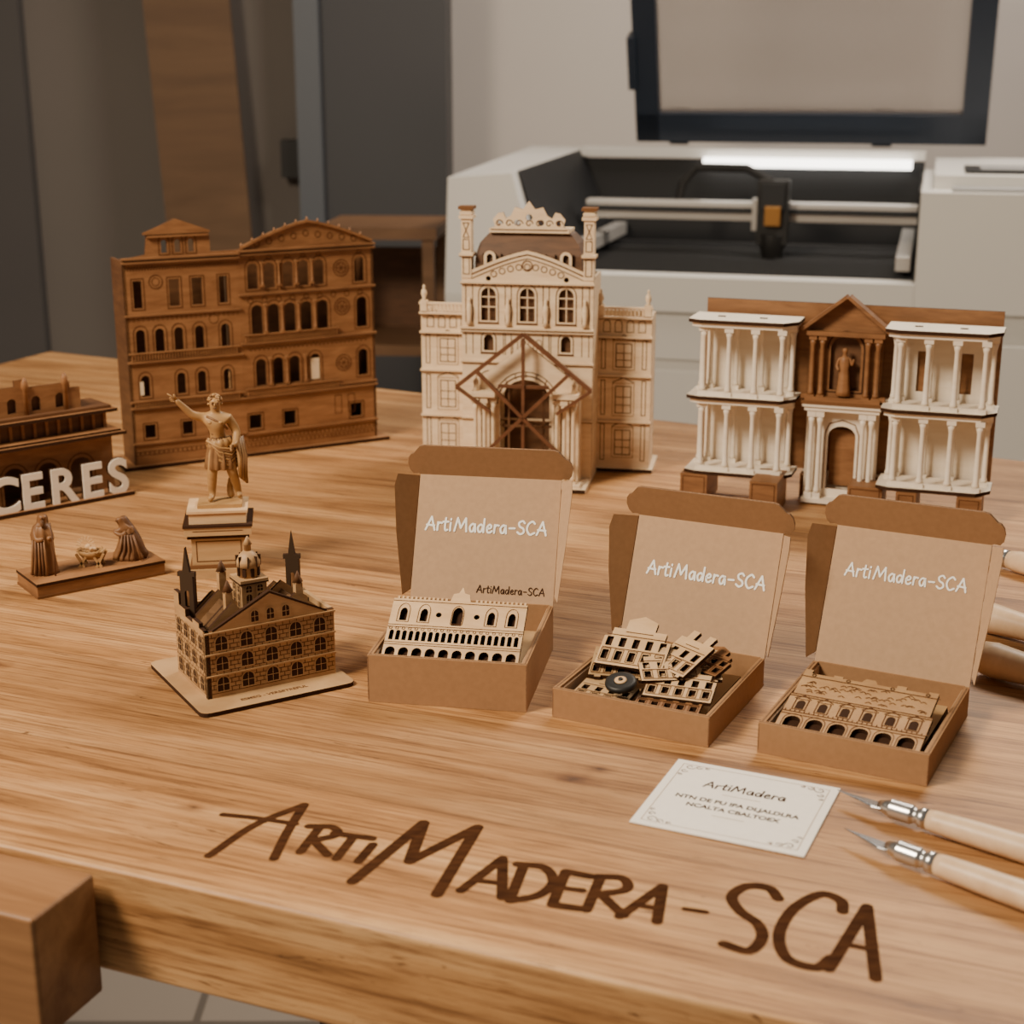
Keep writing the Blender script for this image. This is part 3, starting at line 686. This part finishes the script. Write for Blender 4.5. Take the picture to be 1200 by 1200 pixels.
bar((3,4),(3,152),-43,3,TIM); bar((-15,4),(-15,96),-20,2,MIDD); bar((20,4),(20,96),-20,2,MIDD); bar((-22,60),(28,60),-20,2,MIDD)
for sgn in (-1,1):
    x0,x1=(-120,-64) if sgn<0 else (64,120)
    MW=W(F,x0,50,4); w=x1-x0
    B.plate([(0,0),(w,0),(w,158),(0,158)],[],3,BIR,BURNL,MW,-3)
    B.box(x0,53,4,x0+3,96,162,BIR,F); B.box(x1-3,53,4,x1,96,162,BIR,F); B.box(x0,93,4,x1,96,162,BIR,F)
    for z,p in ((140,46),(160,45),(100,47),(52,47)): B.box(x0-1,p,z,x1+1,50,z+2,BIR,F); B.box(x0-1,p-.3,z-.8,x1+1,50,z,BURNL,F)
    for i in range(14): B.box(x0+2+i*4,46,163,x0+3.6+i*4,48,170,BIR,F)
    B.box(x0-1,45,170,x1+1,50,172,BIR,F)
    for c in (10,22,34,46): B.rib(arch(c,142,7,12),.7,ENG,MW,.25,True,cap=False)
    for c,ww in ((28,16),):
        for z,hh in ((106,24),(58,28),(14,26)):
            B.rib(rect(c-ww/2,z,c+ww/2,z+hh),.9,ENG,MW,.25,True,cap=False); B.rib(rect(c-ww/2-3,z-3,c+ww/2+3,z+hh+3),.6,ENGL,MW,.25,True,cap=False)
            B.rib([(c,z),(c,z+hh)],.7,ENG,MW,.25); B.rib([(c-ww/2,z+hh*.6),(c+ww/2,z+hh*.6)],.7,ENG,MW,.25); B.rib([(c-ww/2,z+hh*.3),(c+ww/2,z+hh*.3)],.7,ENG,MW,.25)
            B.rib([(c-11,z+hh+4),(c,z+hh+9),(c+11,z+hh+4)],.9,ENG,MW,.25)
    for c in (7,49):
        for z,hh in ((104,30),(56,36),(8,38)): B.rib(rect(c-2,z,c+2,z+hh),.7,ENG,MW,.25,True,cap=False)
    for i in range(20): B.rib([(3+i*2.6,133),(3+i*2.6,136)],.7,ENG,MW,.25,cap=False)
    for x in ((x0+4),(x1-4)):
        B.box(x-3.5,44,163,x+3.5,52,174,BIR,F); B.lathe([(3,174),(1.5,176),(3.2,180),(2.6,184),(1,186),(1.6,188),(.3,190)],BIR,F@T(x,48,0),10)
B.build("palace_pavilion_model",17,1550,0)
BIR=SAVE
# ================================================================= ROMAN THEATRE MODEL (right)
B=Bd(); F=FR(190,1490,-19.7)
M=W(F,0,0,0)
B.plate([(0,28),(276,28),(276,190),(0,190)],[],3,WAL,BURN_SHADE,M,-3)
B.plate([(100,6),(176,6),(176,28),(100,28)],[],3,CRM,BURN_SHADE,M,-2)
for x0 in (-2,180):
    x1=x0+94
    B.plate(rect(x0+4,30,x1-4,172),[rect(x0+22,112,x0+34,150),rect(x0+60,112,x0+72,150)] if x0>0 else [],2,CRM,BURNL,W(F,0,-3,0),-2)
    for z in (28,101,174):
        o=[(x0-4,-8),(x1+4,-8),(x1+4,-40),(x1-8,-56),(x0+8,-58),(x0-4,-52)]
        B.plate(o[::-1],[],3.4,CRM,BURN_SHADE,F@T(0,0,z))
        if z>30: 
            o2=[(x0-1,-8),(x1+1,-8),(x1+1,-38),(x1-9,-53),(x0+9,-55),(x0-1,-49)][::-1]
            B.plate(o2,[],3.4,CRM,CRM,F@T(0,0,z-4))
    B.box(x0+20,-34,177.5,x0+27,-31,178.2,BURN_SHADE,F); B.box(x0+60,-34,177.5,x0+67,-31,178.2,BURN_SHADE,F)
    for z0,z1 in ((31.4,97),(104.4,170)):
        for k in range(4): column(B,x0+10+k*25,-49 if 0<k<4 else -46,z0,z1,2.6,CRM,F)
        column(B,x0+4,-24,z0,z1,2.4,CRM,F); column(B,x1-3,-26,z0,z1,2.4,CRM,F)
        for k in range(4): column(B,x0+10+k*25,-12,z0,z1,2.2,CRM,F)
        B.box(x0+6,-51,z0,x1-4,-48.5,z0+4,CRM,F)
def foot(x0,y0,x1,y1,z1=28):
    B.box(x0,y0,0,x1,y1,z1,WAL,F); MM=W(F,x0,y0,0); B.rib(rect(2.5,2.5,x1-x0-2.5,z1-2.5),.8,ENG,MM,.25,True,cap=False)
    MM=W(F,x0,y1,0,-90); B.rib(rect(2.5,2.5,y1-y0-2.5,z1-2.5),.8,ENG,MM,.25,True,cap=False)
foot(-8,-58,18,-6); foot(64,-82,90,-30,32); foot(100,-14,120,-4,26); foot(150,-46,182,-4,26); foot(196,-60,214,-8,27.9); foot(250,-60,272,-8,27.9)
B.box(100,-12,0,176,-3,6,CRM,F)
MM=W(F,0,-16,4)
B.plate(rect(104,0,172,98),[[(125,10),(151,10),(151,62)]+[(138+13*math.cos(math.pi*i/8),62+10*math.sin(math.pi*i/8)) for i in range(1,8)]+[(125,62)]],3,CRM,BURNL,MM,-3)
B.poly([(126,11),(150,11),(150,66),(126,66)],MID,W(F,0,-4,4),.3)
B.rib([(122,10),(122,64),(126,74),(138,78),(150,74),(154,64),(154,10)],1,BURNL,MM,.3)
for x in (110,118,158,166): column(B,x,-24,6,92,2.4,CRM,F)
B.box(103,-29,92,173,-14,96,CRM,F); B.box(101,-31,96,175,-13,99,CRM,F); B.box(100,-32,99,176,-12,102,BURNL,F)
B.box(104,-30,2,173,-3,6,CRM,F)
MN=W(F,0,-22,102)
B.plate([(104,0),(172,0),(172,66),(176,68),(138,98),(100,68),(104,66)],[arch(138,10,28,52,12)],3,WAL,BURN_SHADE,MN,-3)
B.box(108,-17,104,168,-15,160,MIDD,F)
for x in (108,117,159,168): column(B,x,-27,104,164,2.3,WAL,F)
B.box(102,-32,164,174,-18,168,WAL,F)
for a,b_ in (((98,168),(138,200)),((138,200),(178,168))):
    dx=b_[0]-a[0];dz=b_[1]-a[1];l=math.hypot(dx,dz); B.box(0,-34,0,l,-18,3,WAL,F@T(a[0],0,a[1])@R(-math.degrees(math.atan2(dz,dx)),'Y'))
B.rib(arch(138,8,34,58,12),1.2,BURN_SHADE,MN,.3,cap=False)
B.box(103,-32,102,173,-18,106,WAL,F)
def robed(B,m,F,s=1,lean=0):
    G_=F@Matrix.Scale(s,4)
    B.lathe([(6,0),(5.4,4),(4.6,12),(4.2,18),(3.6,22),(4.6,27),(3.8,31),(1.6,33)],m,G_,18,.09,7,1,.8)
    B.skin([(0,0,30,2.2),(0,-.3,34,1.5),(0,-.6,37.5,2.7),(0,-.6,39.5,2.0),(-4.6,0,30,1.6),(-6,-1,24,1.3),(-4,-4,21,1),(4.6,0,30,1.6),(6.2,-1,25,1.3),(7.5,-2,31,.9)],[(0,1),(1,2),(2,3),(0,4),(4,5),(5,6),(0,7),(7,8),(8,9)],m,G_,1)
robed(B,MID,F@T(138,-27,108),1.15)
for x in (102,174): B.box(x-3,-30,104,x+3,-24,108,WAL,F)
B.build("roman_theatre_model",320,1440,0)
# ================================================================= STATUE
B=Bd(); F=FR(-243,1222,8)
B.box(-27,-24,0,27,24,8,BIRD,F); B.box(-24,-21,8,24,21,11,BURNL,F); B.box(-22,-19,11,22,19,34,BIRD,F); B.box(-25,-22,34,25,22,37,BURN_SHADE,F); B.box(-27,-24,37,27,24,44,BIRD,F); B.box(-28,-25,44,28,25,46,BURN_SHADE,F)
B.box(-23,-20,46,23,20,55,BIR,F); B.box(-24.5,-21.5,55,24.5,21.5,57,BIR,F)
B.rib([(-20,4),(20,4)],.6,ENG,W(F,0,-24,37),.2); B.rib(rect(-18,3,18,20),.7,ENG,W(F,0,-19,11),.2,True)
B.box(-16,-13,57,20,13,60,STAT,F)
S=F@T(2,0,60)@Matrix.Scale(1.02,4)
J=[(2,0,46,(8.5,6.5)),(1,0,54,(7,5.5)),(0,-.5,63,(10,7.5)),(0,0,69,(8,5.5)),(0,-.5,73.5,3.4),(0,-1,78,(4.6,5)),(0,-1,82,(5,5.4)),(0,-.5,85.5,3.6),
(-9,0,69,4.2),(-18,-3,72,3.5),(-25,-6,80,2.7),(-30,-8,86,2.0),
(10,0,68,4.4),(16,1,57,3.8),(15,-7,49,2.9),(13,-12,48,2.2),
(-3,0,41,(7,6)),(-5,-3,25,4.6),(-6,1,9,(3.4,3.6)),(-6,0,4,2.8),(-8,-6,2.2,(2.6,2.2)),
(7,0,41,(6.6,6)),(11,-4,25,4.5),(14,4,10,3.4),(15,5,5,2.7),(16,0,2.4,(2.5,2.2))]
E=[(0,1),(1,2),(2,3),(3,4),(4,5),(5,6),(6,7),(3,8),(8,9),(9,10),(10,11),(3,12),(12,13),(13,14),(14,15),(0,16),(16,17),(17,18),(18,19),(19,20),(0,21),(21,22),(22,23),(23,24),(24,25)]
B.skin(J,E,STAT,S,2)
for k,(dx,dz) in enumerate(((-6,5),(-6,3.2),(-5.5,1.6),(-4.6,.4))):
    B.tube([(-30,-8-k*.1,86-k*.5),(-30+dx*.6,-8.4+k*.3,86+dz*.6-k*.5),(-30+dx*(1 if k==0 else .8),-9+k*.6,86+dz*(1.0 if k==0 else .5)-k*.6)],[.9,.75,.5],STAT,S,6)
B.tube([(-29,-8.5,86.5),(-30.5,-9.5,89),(-31,-10,90.5)],[.9,.7,.5],STAT,S,6)
for k in range(4): B.tube([(13,-12,48.8-k*1.1),(11,-14,48.6-k*1.1),(12,-15.5,48.2-k*1.1)],[.8,.7,.5],STAT,S,6)
B.tube([(0,-5.8,81.5),(0,-7,79.2)],[.5,.9],STAT,S,6); B.tube([(-1.4,-6,77.4),(1.4,-6,77.4)],.45,MIDD,S,6)
for sx_ in (-1,1): B.ball(sx_*2,-5.8,81,.7,MIDD,S); B.tube([(sx_*1,-6.2,82.4),(sx_*3,-5.7,82.5)],.5,STAT,S,6); B.ball(sx_*5,-.6,80,1.1,STAT,S)
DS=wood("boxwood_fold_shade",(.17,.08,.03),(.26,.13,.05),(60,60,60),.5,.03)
for k in range(40):
    a=random.random()*6.28; ph=random.random()*1.4; B.ball(4.9*math.sin(ph)*math.cos(a),-.2+5.0*math.sin(ph)*math.sin(a)+.8,82.5+4.6*math.cos(ph),1.3,STAT if k%3 else DS,S)
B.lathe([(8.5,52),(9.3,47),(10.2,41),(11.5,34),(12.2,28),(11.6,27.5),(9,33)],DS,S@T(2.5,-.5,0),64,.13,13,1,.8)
B.lathe([(9.2,52),(10.6,49),(10.2,46),(9,44.5)],STAT,S@T(2.2,-.5,48)@R(-9,'Y')@T(0,0,-48),48,.06,12,1,.82)
for k in range(7):
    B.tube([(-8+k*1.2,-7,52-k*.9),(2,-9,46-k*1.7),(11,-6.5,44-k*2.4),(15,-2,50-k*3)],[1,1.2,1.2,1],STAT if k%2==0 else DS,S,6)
for k in range(6): B.tube([(16+k*.7,-5+k*2.0,52),(17.5+k*.8,-5+k*2.1,36),(17+k*1.0,-4+k*2.0,20-k*1.5)],[1.5,1.9,1.1],STAT if k%2==0 else DS,S,6)
for sx_,sz in ((-4,66),(4,66)): B.ball(sx_,-5.8,sz,2.6,STAT,S,.7)
for k in range(3): B.tube([(-4,-6.2,60-k*3),(0,-7.0,59.5-k*3),(4,-6.2,60-k*3)],.5,DS,S,6)
B.tube([(-7,-5,71),(0,-7,68),(6,-6,64),(9,-4,60)],[1,1.2,1.2,1],DS,S,6)
for k in range(11):
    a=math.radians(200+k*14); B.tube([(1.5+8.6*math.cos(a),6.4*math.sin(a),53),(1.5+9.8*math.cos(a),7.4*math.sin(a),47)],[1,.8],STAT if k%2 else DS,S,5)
B.skin([(-1,6,0,3.5),(-2,6,9,3),(-1,5,15,2.4),(-1,4,18,2.2)],[(0,1),(1,2),(2,3)],STAT,S@T(10,2,0),1)
B.build("statue_on_pedestal",-243,1222,0)
# ================================================================= BRICK HOUSE MODEL
B=Bd(); F=FR(-200,938,31)
HB=wood("house_ply",(.36,.20,.088),(.49,.30,.142),(30,30,160),.55,.05)
def rr(x0,y0,x1,y1,r):
    o=[]
    for cx,cy,a0 in ((x1-r,y0+r,-90),(x1-r,y1-r,0),(x0+r,y1-r,90),(x0+r,y0+r,180)):
        for k in range(5): a=math.radians(a0+k*22.5); o.append((cx+r*math.cos(a),cy+r*math.sin(a)))
    return o
B.plate(rr(-12,-22,97,86,6),[],3,HB,BURN_SHADE,F)
B.text("ESMEG - VERSETREFUL",4.8,ENG,F@T(42,-13,3.02),.05,off=.1)
def bricks(w,h,M,gable=None):
    z=3;r=0
    while z<h-1:
        B.rib([(1,z),(w-1,z)],.45,ENG,M,.1,cap=False)
        x=2+(r%2)*2.5
        while x<w-1: B.rib([(x,z),(x,min(z+3,h-1))],.45,ENG,M,.1,cap=False); x+=5
        z+=3;r+=1
def hw(cx,z,w,h,M):
    B.poly(arch(cx,z,w,h),BURN_SHADE,M,.4); B.rib(arch(cx,z,w+1,h+.6),.8,HB,M,.5,True,cap=False)
    B.rib([(cx,z),(cx,z+h)],.4,HB,M,.55,cap=False); B.rib([(cx-w/2,z+h*.5),(cx+w/2,z+h*.5)],.4,HB,M,.55,cap=False)
M=W(F,0,0,3)
B.plate([(0,0),(92,0),(92,47),(86,47),(46,68),(6,47),(0,47)],[],3,HB,BURN_SHADE,M,-3); bricks(92,46,M)
for z,h in ((4,10),(18.5,10),(32.5,10)):
    for k in range(5): hw(11+k*17.5,z,8,h,M)
for k in (35,46,57): hw(k,48,5,8,M)
for z in (15,30,45): B.box(-.5,-1.2,z+3,92.5,0,z+4,HB,F)
B.rib([(6,47),(46,67),(86,47)],1.4,BURN_SHADE,M,.4)
M=W(F,0,58,3,-90)
B.plate([(0,0),(58,0),(58,47),(48,47),(48,50),(36,50),(36,47),(22,47),(22,52),(10,52),(10,60),(0,60)],[],3,HB,BURN_SHADE,M,-3); bricks(58,44,M)
for z,h in ((4,10),(18.5,10),(32.5,10)):
    for k in range(4): hw(8+k*14,z,7,h,M)
B.box(89,3,3,92,58,50,HB,F); B.box(3,55,3,92,58,52,HB,F)
for y,hh,m in ((10,64,HB),(22,60,MIDD),(34,66,HB),(46,62,HB)):
    B.plate([(6,0),(40,0),(40,hh-18),(23,hh-3),(6,hh-18)],[],2.2,m,BURN_SHADE,W(F,0,y,3)); B.plate([(50,0),(88,0),(88,hh-20),(69,hh-5),(50,hh-20)],[],2.2,m,BURN_SHADE,W(F,0,y+3,3))
RFB=wood("house_roof_ply",(.17,.085,.035),(.25,.13,.055),(30,30,160),.6,.05)
for a in (1,-1):
    B.add([(23,8,60),(23+a*18,8,44),(23+a*18,50,44),(23,50,60)],[(0,1,2,3),(3,2,1,0)],RFB,F)
    B.add([(69,12,58),(69+a*19,12,43),(69+a*19,52,43),(69,52,58)],[(0,1,2,3),(3,2,1,0)],RFB,F)
SP=flat("charred_spire",(.055,.032,.018),.6,0,.2)
for (x,y,z,r) in ((6,44,46,-40),(84,50,44,-30)):
    B.plate([(-4.5,0),(4.5,0),(4.5,30),(6,30),(6,33),(2.5,33),(1.2,42),(0,50),(-1.2,42),(-2.5,33),(-6,33),(-6,30),(-4.5,30)],[arch(0,8,3,12)],3.5,SP,BURN_SHADE,W(F,x,y,z,r))
    B.plate([(-4.5,0),(4.5,0),(4.5,30),(-4.5,30)],[],2,MID,BURN_SHADE,W(F,x+3,y+5,z,r))
B.box(36,24,44,54,42,70,HB,F); MM=W(F,36,24,44)
for k in (5,13): hw(k,8,4,10,MM); hw(k,19,4,5,MM)
MM=W(F,36,42,44,-90)
for k in (5,13): hw(k,8,4,10,MM); hw(k,19,4,5,MM)
B.box(35,23,70,55,43,72,HB,F); B.box(34.8,22.8,69,55.2,43.2,70,BURN_SHADE,F)
B.lathe([(7,72),(7,79),(8.4,79.5),(8.2,83),(6.2,87),(3,90)],HB,F@T(45,33,0),12); 
for k in range(8): B.box(-1.2,-7.8,73,1.2,-6.6,78.5,BURN_SHADE,F@T(45,33,0)@R(k*45,'Z')); B.box(-.3,-8.5,79.5,.3,-6.2,87,BURN_SHADE,F@T(45,33,0)@R(k*45+22,'Z'))
B.lathe([(2.4,89),(2.4,94),(3.2,94.5),(.4,100)],HB,F@T(45,33,0),10)
for x,y,h in ((20,12,76),(70,12,74),(30,50,78)): B.box(x,y,45,x+5,y+5,h-6,HB,F); B.lathe([(4,h-6),(.3,h+2)],MIDD,F@T(x+2.5,y+2.5,0),4)
B.build("brick_house_model",-180,980,0)
# ================================================================= NATIVITY
B=Bd(); F=FR(-374,1146,36)
NV=wood("nativity_brown",(.145,.062,.022),(.235,.108,.04),(60,60,60),.5,.04)
B.box(0,0,0,108,48,2,BURNL,F); B.box(.6,.6,2,107.4,47.4,10,WAL,F); B.plate(rect(0,0,108,48),[],2.4,MID,BURN_SHADE,F@T(0,0,10))
z=12.4
J=F@T(16,26,z)@R(-36,'Z')
B.lathe([(11,0),(10.5,3),(9,14),(8,24),(8.6,33),(6.5,39),(3,42)],NV,J,40,.07,9,1,.85)
B.skin([(0,0,38,4),(1.2,-.5,43,3),(2.2,-1.5,46.5,(3.8,4.2)),(2.4,-1.6,49.5,3.4),(-5,-2,37,3.2),(-2,-7,29,2.8),(4,-8.5,31,1.8),(6,-1,37,3.2),(9,-4,29,2.8),(7,-8,32,1.8)],[(0,1),(1,2),(2,3),(0,4),(4,5),(5,6),(0,7),(7,8),(8,9)],NV,J,2)
B.skin([(1.6,1.6,49.5,4.6),(1.0,2.2,43,4.6),(0,2.4,36,6.4),(-1,2.4,26,7)],[(0,1),(1,2),(2,3)],MIDD,J,2)
for k in range(5): B.tube([(-5+k*2.2,-8,30),(-6+k*2.6,-8.8,14),(-7+k*3,-9.6,1)],[.8,1.1,.9],MIDD if k%2 else NV,J,6)
B.tube([(2.8,-5.4,45.5),(3.2,-5.8,42),(3,-5,39)],[1.4,1.6,.7],MIDD,J,8); B.tube([(2.5,-5.3,48.4),(2.6,-6.1,46.8)],[.4,.7],NV,J,6)
B.tube([(11,-8,0),(11,-7,24),(9.5,-7,44)],.7,MIDD,J,6)
G_=F@T(54,22,z)@R(-36,'Z')
for sx_ in (-1,1):
    for y in (-5,5): B.box(-1,-.8,0,1,.8,13,STAT,G_@T(sx_*5,y,0)@R(sx_*28,'Y')) ; B.box(-1,-.8,0,1,.8,13,STAT,G_@T(sx_*9,y,0)@R(-sx_*32,'Y'))
B.lathe([(5,6),(8.5,10),(9.5,13),(8,13.2),(5,10)],STAT,G_,24,.06,9,1.15,.8)
for k in range(40):
    a=random.random()*6.28; r=6+random.random()*4; B.tube([(r*math.cos(a),r*.7*math.sin(a),12.6),((r+2.5)*math.cos(a+.3),(r+2)*.7*math.sin(a+.3),11+random.random()*4)],.4,STAT,G_,4)
B.skin([(1,0,14,(3.2,2.6)),(-2,-.5,15.5,(2.4,2.2)),(-4.6,-.5,17.5,2.6),(5,0,13.6,1.6),(1,-4,16,1),(-1,3,17,1)],[(0,1),(1,2),(0,3),(0,4),(1,5)],BIR,G_,2)
for k in range(9): B.box(-.4,-.4,4,.4,.4,7.5,BIR,G_@T(-4.6,1.5,17)@R(90-k*22.5,'Y'))
K=F@T(86,24,z)@R(-36,'Z')
B.lathe([(13,0),(12.6,3),(10,8),(8,14),(6.6,20),(6.2,24),(4.6,27.5),(2.4,29)],NV,K@T(1,0,0),40,.07,9,1.05,.8)
B.skin([(-1,-.5,26,4),(-3,-1,30,2.8),(-5,-1.8,33.4,(3.4,3.8)),(-5.4,-2,36,3),(-6,-4,24,2.4),(-10,-3,25,1.3),(4,-2,24,3),(-3,-6,21,2.4),(-9.6,-4.5,24,1.3)],[(0,1),(1,2),(2,3),(0,4),(4,5),(0,6),(6,7),(7,8)],NV,K,2)
B.skin([(-3.8,.8,36.4,4.2),(-1.6,1.4,30.5,4.6),(2.2,1.6,23,6.2),(6,1.2,13,7.4),(10,1,4,6.5),(17,.6,1.8,3)],[(0,1),(1,2),(2,3),(3,4),(4,5)],MIDD,K,2)
for k in range(5): B.tube([(-2+k*2.2,-7,22),(-4+k*3.6,-8.6,10),(-7+k*5,-10,1)],[.8,1.1,.8],MIDD if k%2 else NV,K,6)
B.tube([(-6.5,-5.2,34.6),(-7.2,-5.8,33)],[.4,.7],NV,K,6)
B.build("nativity_set",-340,1180,0)
# ================================================================= CAMERA / LIGHTS
cd=bpy.data.cameras.new("camera"); cam=bpy.data.objects.new("camera",cd); bpy.context.collection.objects.link(cam)
cam.location=(0,0,TZ+.4); cam.rotation_euler=(math.radians(90-15.97),0,0); cd.lens=54; cd.sensor_width=36; cd.clip_start=.02
cd.dof.use_dof=True; cd.dof.focus_distance=1.10; cd.dof.aperture_fstop=9.5
bpy.context.scene.camera=cam
def area(name,loc,to,size,power,col):
    l=bpy.data.lights.new(name,"AREA"); l.shape='RECTANGLE'; l.size,l.size_y=size; l.energy=power; l.color=col
    o=bpy.data.objects.new(name,l); bpy.context.collection.objects.link(o); o.location=loc
    o.rotation_euler=(Vector(to)-Vector(loc)).to_track_quat('-Z','Y').to_euler()
area("added_area_key",(-1.1,.35,2.25),(0,1.1,.9),(.5,.5),58,(1,.84,.64))  # unseen area light added as warm key from upper left, not a fitting
area("added_area_back",(.9,2.3,2.5),(.2,1.3,.9),(.6,.6),34,(1,.87,.71))  # unseen area light added behind the bench, aimed back at the models
area("added_area_room",(1.0,2.7,2.7),(.9,3.8,1.2),(1.2,.5),31,(1,.91,.82))  # unseen area light added to brighten the back wall
w=bpy.data.worlds.new("w"); bpy.context.scene.world=w; w.use_nodes=True
w.node_tree.nodes["Background"].inputs[0].default_value=(.95,.86,.76,1); w.node_tree.nodes["Background"].inputs[1].default_value=.16
